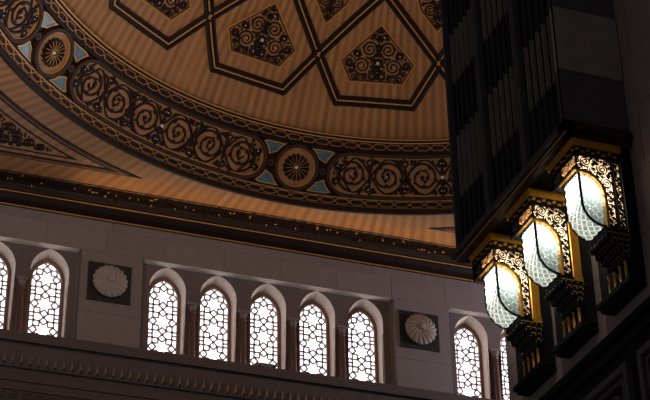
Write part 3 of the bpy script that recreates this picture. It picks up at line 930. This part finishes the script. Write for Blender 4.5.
# dark balcony box with stepped tiers
BX, BY0, BY1, BZ0, BZ1 = -8.88, -35.83, -39.50, -11.63, -3.5
BAL = thing('timber_balcony', (BX + .6, -37.5, BZ0), 'dark timber balcony box with stepped tiers overhanging the three lanterns', 'balcony')
m = MB(); m.box((BX + .10, BY0 - .02, BZ0), (XW - .01, BY1 + .1, BZ1)); m.build('body', M['black'], BAL)
sec = [BY0, -37.0, -38.24, BY1]
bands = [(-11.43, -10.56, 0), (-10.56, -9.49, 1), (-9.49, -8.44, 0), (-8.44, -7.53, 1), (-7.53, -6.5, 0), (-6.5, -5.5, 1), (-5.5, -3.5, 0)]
NT = 6
for k in range(3):
    y0, y1 = sec[k] - .06, sec[k + 1] + .06; w = (y0 - y1) / NT
    for z0, z1, lightband in bands:
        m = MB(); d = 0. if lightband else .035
        for q in range(NT):
            a, b = y0 - q * w, y0 - (q + 1) * w
            # one pleat: a short return facing the end of the balcony, then a face running back outward
            P = [(BX + .02 + .105 + d, a), (BX + .02 + d, b), (BX + .16, b), (BX + .16, a)]
            m.add([(x, y, z) for z in (z0, z1) for x, y in P], [(3, 2, 1, 0), (4, 5, 6, 7), (0, 1, 5, 4), (1, 2, 6, 5), (2, 3, 7, 6), (3, 0, 4, 7)])
        m.build('stepped_tier', M['near'] if lightband else M['timber_dark'], BAL)
    m = MB(); m.box((BX + .0, y1, BZ0 + .05), (BX + .16, y1 - .05, BZ1)); m.box((BX + .0, y0 + .05, BZ0 + .05), (BX + .16, y0, BZ1)); m.build('post', M['timber_dark'], BAL)
for z0, z1, lightband in bands:
    m = MB(); m.box((BX + .0, BY1 + .12, z0), (XW - .02, BY1 + (.0 if lightband else .02), z1)); m.build('end_panel', M['near'] if lightband else M['timber_dark'], BAL)
m = MB()
for z0, z1, d in ((BZ0 - .015, BZ0 + .06, .0), (BZ0 + .06, BZ0 + .15, .06), (BZ0 + .15, BZ0 + .20, .03)):
    m.box((BX - d, BY0 + d, z0), (BX + .12, BY1 - d, z1)); m.box((BX - d, BY1 + .12, z0), (XW - .012, BY1 - d, z1))
m.build('moulding', M['mid'], BAL)
m = MB(); m.box((BX - .012, BY0, BZ0 + .01), (BX, BY1, BZ0 + .035)); m.build('gilt_line', M['gilt_thin'], BAL)

# lanterns ---------------------------------------------------------------------------
XF = -8.75; XBD = -8.05
LD, LL = XBD - XF, .46                     # depth to the wall, length along the wall
def profile(n=10):
    """section of the glass: straight front, belly curving back under to the wall side"""
    P = [(.04, -.30), (.045, -.76)]
    for k in range(1, n + 1):
        a = PI / 2 * k / n; P.append((.045 + .31 * (1 - math.cos(a)), -.76 - .32 * math.sin(a)))
    return P
PR = profile()
leaf = PR + [(.365, -.77), (.36, -.59), (.33, -.47), (.27, -.39), (.18, -.33)]

def lantern(y0, label, open_strip):
    Z0 = -11.87
    t = thing('wall_lantern', (XF + .35, y0 + .3, Z0 - 1.2), label, 'lantern', 'lanterns under the timber balcony')
    def NF(u, v, h): return Vector((XF + u, y0 - h, Z0 + v))          # near end face
    def FF(u, v, h): return Vector((XF - h, y0 + u, Z0 + v))          # front face, u runs away from the viewer
    HL = LL + .24                                                     # the header is longer than the glass body
    m = MB(); m.box((XF - .02, y0 - .03, Z0 + .115), (XF + LD, y0 + HL + .03, Z0 + .195)); m.box((XF - .035, y0 - .045, Z0 + .185), (XF + LD, y0 + HL + .045, Z0 + .215))
    m.build('crown', M['brass'], t)
    m = MB(); m.box((XF, y0, Z0 + .10), (XF + LD, y0 + HL, Z0 + .115)); m.box((XF - .012, y0 - .012, Z0 - .012), (XF + LD, y0 + HL, Z0 + .018))
    m.box((XF, y0, Z0 - .215), (XF + .03, y0 + HL, Z0 - .185)); m.box((XF, y0 + HL - .03, Z0 - .2), (XF + .2, y0 + HL, Z0 + .10))
    m.box((XF + .03, y0 + LL - .02, Z0 - .2), (XF + LD, y0 + HL - .01, Z0 + .10))
    m.box((XF + .02, y0 + .01, Z0 - .30), (XF + .06, y0 + LL, Z0 - .25))
    m.slab(NF, [(.42, -1.12), (LD - .01, -1.12), (LD - .01, -.0), (.42, -.0)], -LL, -LL + .03); m.slab(NF, [(.02, -.28), (.42, -.28), (.42, .0), (.02, .0)], -LL, -LL + .03)
    m.slab(lambda u, v, h: NF(u, v, h), [(.35, -1.15), (.35, -1.09), (LD - .01, -1.09), (LD - .01, -1.15)], -LL, 0)
    m.build('case', M['black'], t)
    # little frieze over the face, gilt on black
    m = MB(); m.box((XF + .02, y0 + .005, Z0 + .018), (XF + LD, y0 + HL - .01, Z0 + .10)); m.build('frieze', M['black'], t)
    m = MB()
    for k in range(8): m.leaf(lambda u, v, h: NF(u, v, h), .02 + .08 * k, .058, .5 * (-1) ** k, .08, .026, -.006, .012)
    for k in range(8): m.leaf(FF, .02 + .08 * k, .058, .5 * (-1) ** k, .08, .026, -.021, .0)
    m.build('frieze_leaves', M['brass'], t)
    # header filigree over a lit backing
    m = MB(); m.slab(FF, [(.02, -.185), (HL - .04, -.185), (HL - .04, -.015), (.02, -.015)], -.03, -.024); m.build('header_diffuser', M['cream'], t)
    m = MB(); fill_scrolls(m, FF, [(.02, -.185), (HL - .03, -.185), (HL - .03, -.01), (.02, -.01)], .005, -.024, -.018, .02, .085, 3)
    m.build('header_filigree', M['black'], t)
    # near end: cream backing with an arched opening, filigree in front
    R1 = LD - .02 if open_strip else .555
    m = MB(); inner = [(.02, -.27), (.17, -.285), (.28, -.345), (.36, -.43), (.40, -.57), (.405, -.77), (.405, -1.08)]
    outer = [(.02, -.01), (.2, -.01), (.36, -.01), (R1, -.01), (R1, -.5), (R1, -.8), (R1, -1.08)]
    vs = [NF(p[0], p[1], -.02) for p in inner] + [NF(p[0], p[1], -.02) for p in outer]; n = len(inner)
    m.add(vs, [(k, k + 1, n + k + 1, n + k) for k in range(n - 1)]); m.build('end_diffuser', M['cream'], t)
    m = MB()
    ed = [(.02, -.012), (.02, -.255), (.18, -.27), (.30, -.33), (.375, -.43), (.418, -.57), (.42, -.77), (.42, -1.08), (.54, -1.08), (.54, -.012)]
    fill_scrolls(m, NF, ed, .0065, -.017, .004, .018, .085, 5)
    m.outline(NF, ed, -.006, .008, -.02, .015)
    if open_strip:
        e2 = [(.575, -.012), (.575, -1.08), (LD - .03, -1.08), (LD - .03, -.012)]
        fill_scrolls(m, NF, e2, .0065, -.017, .004, .018, .06, 6); m.outline(NF, e2, -.006, .008, -.02, .015)
    m.build('end_filigree', M['black'], t)
    # gilt arch frame round the glass of the near end
    m = MB(); pts = [(.02, -.285), (.18, -.308), (.28, -.37), (.35, -.46), (.383, -.58), (.388, -.77), (.388, -1.10)]
    m.ribbon(NF, pts, .026, -.02, .035); m.ribbon(FF, [(.0, -.255), (LL + .02, -.255)], .022, -.02, .02); m.build('arch_frame', M['brass'], t)
    # glass: near leaf and the bellied front sheet
    m = MB(); m.slab(NF, leaf, -LL + .02, -LL + .026); m.build('far_glass', M['glass'], t)
    m = MB(); m.slab(NF, leaf, -.03, -.024); gl = m.build('end_glass', M['glass'], t)
    def grid(poly, step, ux, uy, ang=(PI / 4, -PI / 4)):
        out = []
        for a in ang:
            d = (math.cos(a), math.sin(a)); nn = (-d[1], d[0])
            for k in range(-14, 15):
                o = (ux + nn[0] * step * k, uy + nn[1] * step * k); run_ = None
                for q in range(-90, 91):
                    p = (o[0] + d[0] * q * .01, o[1] + d[1] * q * .01); i_ = inside(poly, p)
                    if i_ and run_ is None: run_ = p
                    if not i_ and run_ is not None: out.append((run_, p)); run_ = None
        return out
    m = MB()
    for p, q in grid(leaf, .085, .2, -.7, (rad(38), rad(-52))): m.ribbon(NF, [p, q], .0085, -.024, -.018)
    m.build('lead_grid', M['came'], gl)
    # front sheet, v measured along the section
    cum = [0]
    for a, b in zip(PR[:-1], PR[1:]): cum.append(cum[-1] + math.hypot(b[0] - a[0], b[1] - a[1]))
    def SF(u, v, h):
        v = max(0, min(cum[-1] - 1e-6, v)); i = max(k for k in range(len(cum) - 1) if cum[k] <= v); f = (v - cum[i]) / (cum[i + 1] - cum[i])
        a, b = PR[i], PR[i + 1]; nx, nz = (b[1] - a[1]), -(b[0] - a[0]); L = math.hypot(nx, nz)
        return Vector((XF + a[0] + (b[0] - a[0]) * f + nx / L * h, y0 + u, Z0 + a[1] + (b[1] - a[1]) * f + nz / L * h))
    m = MB(); vs = []
    for k in range(len(PR)): vs += [SF(.01, cum[k], 0), SF(LL - .04, cum[k], 0)]
    m.add(vs, [(2 * k, 2 * k + 1, 2 * k + 3, 2 * k + 2) for k in range(len(PR) - 1)], 0, True); gs = m.build('front_glass', M['glass'], t)
    m = MB(); W_ = LL - .04; T_ = cum[-1]
    rect = [(.01, .0), (W_, .0), (W_, T_), (.01, T_)]
    for p, q in grid(rect, .085, .28, .4):
        n_ = 8; m.ribbon(SF, [(p[0] + (q[0] - p[0]) * k / n_, p[1] + (q[1] - p[1]) * k / n_) for k in range(n_ + 1)], .0085, .001, .007)
    m.build('lead_grid', M['came'], gs)
    m = MB(); m.tube([NF(p[0], p[1], 0) for p in PR], .017); m.tube([NF(p[0], p[1], -LL + .04) for p in PR], .015); m.tube([NF(PR[-1][0], PR[-1][1], 0), NF(PR[-1][0], PR[-1][1], -LL + .04)], .018)
    m.build('edge_bar', M['black'], t)
    # gilt pilaster against the back board
    if not open_strip:
        m = MB(); m.box((XF + .575, y0 - .005, Z0 - 1.10), (XF + LD - .006, y0 + .05, Z0 - .014)); m.box((XF + .605, y0 - .02, Z0 - 1.08), (XF + .655, y0, Z0 - .04)); m.box((XF + .565, y0 - .025, Z0 - 1.16), (XF + LD - .006, y0 + .05, Z0 - 1.09))
        m.build('pilaster', M['brass'], t)
    m = MB(); m.box((XBD, y0 + .0, Z0 - 1.78), (XW - .004, y0 + .90, Z0 + .215)); m.build('back_board', M['black'], t)
    # carved bracket shrinking towards the wall, with rows of leaf drops
    m = MB(); mg = MB()
    for r_ in range(4):
        x0 = .38 + .075 * r_; z0_ = -1.15 - .085 * r_
        m.box((XF + x0, y0 + .01 * r_, Z0 + z0_ - .08), (XF + LD - .004, y0 + LL + .06 - .02 * r_, Z0 + z0_))
        for k in range(7):
            yk = y0 + .03 + k * .075
            m.lathe([(.002, -.10), (.026, -.06), (.032, -.02), (.02, .0)], (XF + x0, yk, Z0 + z0_ - .01), 8)
        for k in range(4 - r_):
            m.lathe([(.002, -.10), (.026, -.06), (.032, -.02), (.02, .0)], (XF + x0 + .05 + k * .09, y0 - .005, Z0 + z0_ - .01), 8)
        mg.box((XF + x0 - .012, y0 - .012, Z0 + z0_ - .010), (XF + LD - .01, y0 + LL - .02 * r_, Z0 + z0_ + .004))
    m.build('bracket', M['lacquer'], t); mg.build('bracket_fillet', M['brass'], t)
    m = MB(); m.box((XBD - .09, y0 - .01, Z0 - 1.83), (XBD - .002, y0 + .91, Z0 - 1.76)); m.box((XBD - .04, y0 + .0, Z0 - 1.88), (XW - .004, y0 + .89, Z0 - 1.83)); m.build('sill', M['black'], t)
    for k in range(4):
        m = MB(); m.lathe([(.028, -.26), (.028, -.235), (.016, -.22), (.024, -.14), (.016, -.05), (.028, -.03), (.028, 0)], (XBD - .055, y0 + .10 + k * .15, Z0 - 1.50), 10); m.build('baluster', M['brass'], t)
    m = MB(); m.lathe([(.004, -.07), (.03, -.05), (.04, -.01), (.03, .03), (.012, .06), (.012, .10)], (XF + .24, y0 + .23, Z0 - .36), 12); m.build('bulb', M['bulb'], t)
    ld = bpy.data.lights.new('lantern_light', 'POINT'); ld.energy = LAMP_W; ld.color = (1., .93, .84); ld.shadow_soft_size = .05
    lo = bpy.data.objects.new('lantern_light', ld); COL.objects.link(lo); lo.parent = t; lo.location = Vector((XF + .22, y0 + .23, Z0 - .47)) - Vector(t['_base'])
M['bulb'] = emit('lit_bulb', (255, 240, 214), 6.)
LAMP_W = 46.
lantern(-36.79, 'lowest and smallest-looking of three gilt filigree lanterns, against the stone wall', False)
lantern(-38.08, 'middle of three gilt filigree lanterns with leaded glass belly', False)
lantern(-39.42, 'topmost of three gilt filigree lanterns, beside the bare brown stone wall', True)

# ------------------------------------------------------------------ light
W = bpy.data.worlds.new('World'); SC.world = W; W.use_nodes = True
bg = W.node_tree.nodes['Background']; bg.inputs[0].default_value = (.86, .84, 1., 1); bg.inputs[1].default_value = .075

def area(name, loc, target, size, power, color, sizey=None):
    l = bpy.data.lights.new(name, 'AREA'); l.energy = power; l.color = color; l.size = size
    if sizey: l.shape = 'RECTANGLE'; l.size_y = sizey
    o = bpy.data.objects.new(name, l); COL.objects.link(o); o.location = loc
    o.rotation_euler = (Vector(target) - Vector(loc)).to_track_quat('-Z', 'Y').to_euler(); return o
ld = bpy.data.lights.new('chandelier_light', 'POINT'); ld.energy = 1250; ld.color = (1., .74, .47); ld.shadow_soft_size = 2.
lo = bpy.data.objects.new('chandelier_light', ld); COL.objects.link(lo); lo.location = (-4, -18, 9.4)
area('side_window_daylight', (17.5, -5, 6), (-2, -1, 8), 4, 800, (.9, .9, 1.))
area('cornice_cove_light', (4, -1.75, 9.7), (4, -2.6, 14), 24, 90, (1., .72, .42), .1)
area('added_left_uplight', (-15, -15, 1), (-14.5, -14.5, 10), 5, 900, (1., .92, .84))  # added unseen upward fill, brightens the left of ceiling and dome

# ------------------------------------------------------------------ camera
cd = bpy.data.cameras.new('camera'); cam = bpy.data.objects.new('camera', cd); COL.objects.link(cam); SC.camera = cam
R_, U_, F_ = Vector((.94030255, -.33992222, -.01685226)), Vector((-.16492951, -.49842746, .85109831)), Vector((.29770686, .79751047, .52473582))
mw = Matrix((R_, U_, -F_)).transposed().to_4x4(); mw.translation = CAM; cam.matrix_world = mw
cd.sensor_width = 36; cd.sensor_fit = 'HORIZONTAL'; cd.lens = 1767.648 * 36 / 650; cd.clip_end = 400

for o in bpy.data.objects:
    if '_base' in o: del o['_base']
vs_ = SC.view_settings; vs_.view_transform = 'Standard'; vs_.look = 'None'; vs_.exposure = 0; vs_.gamma = 1; vs_.use_curve_mapping = False
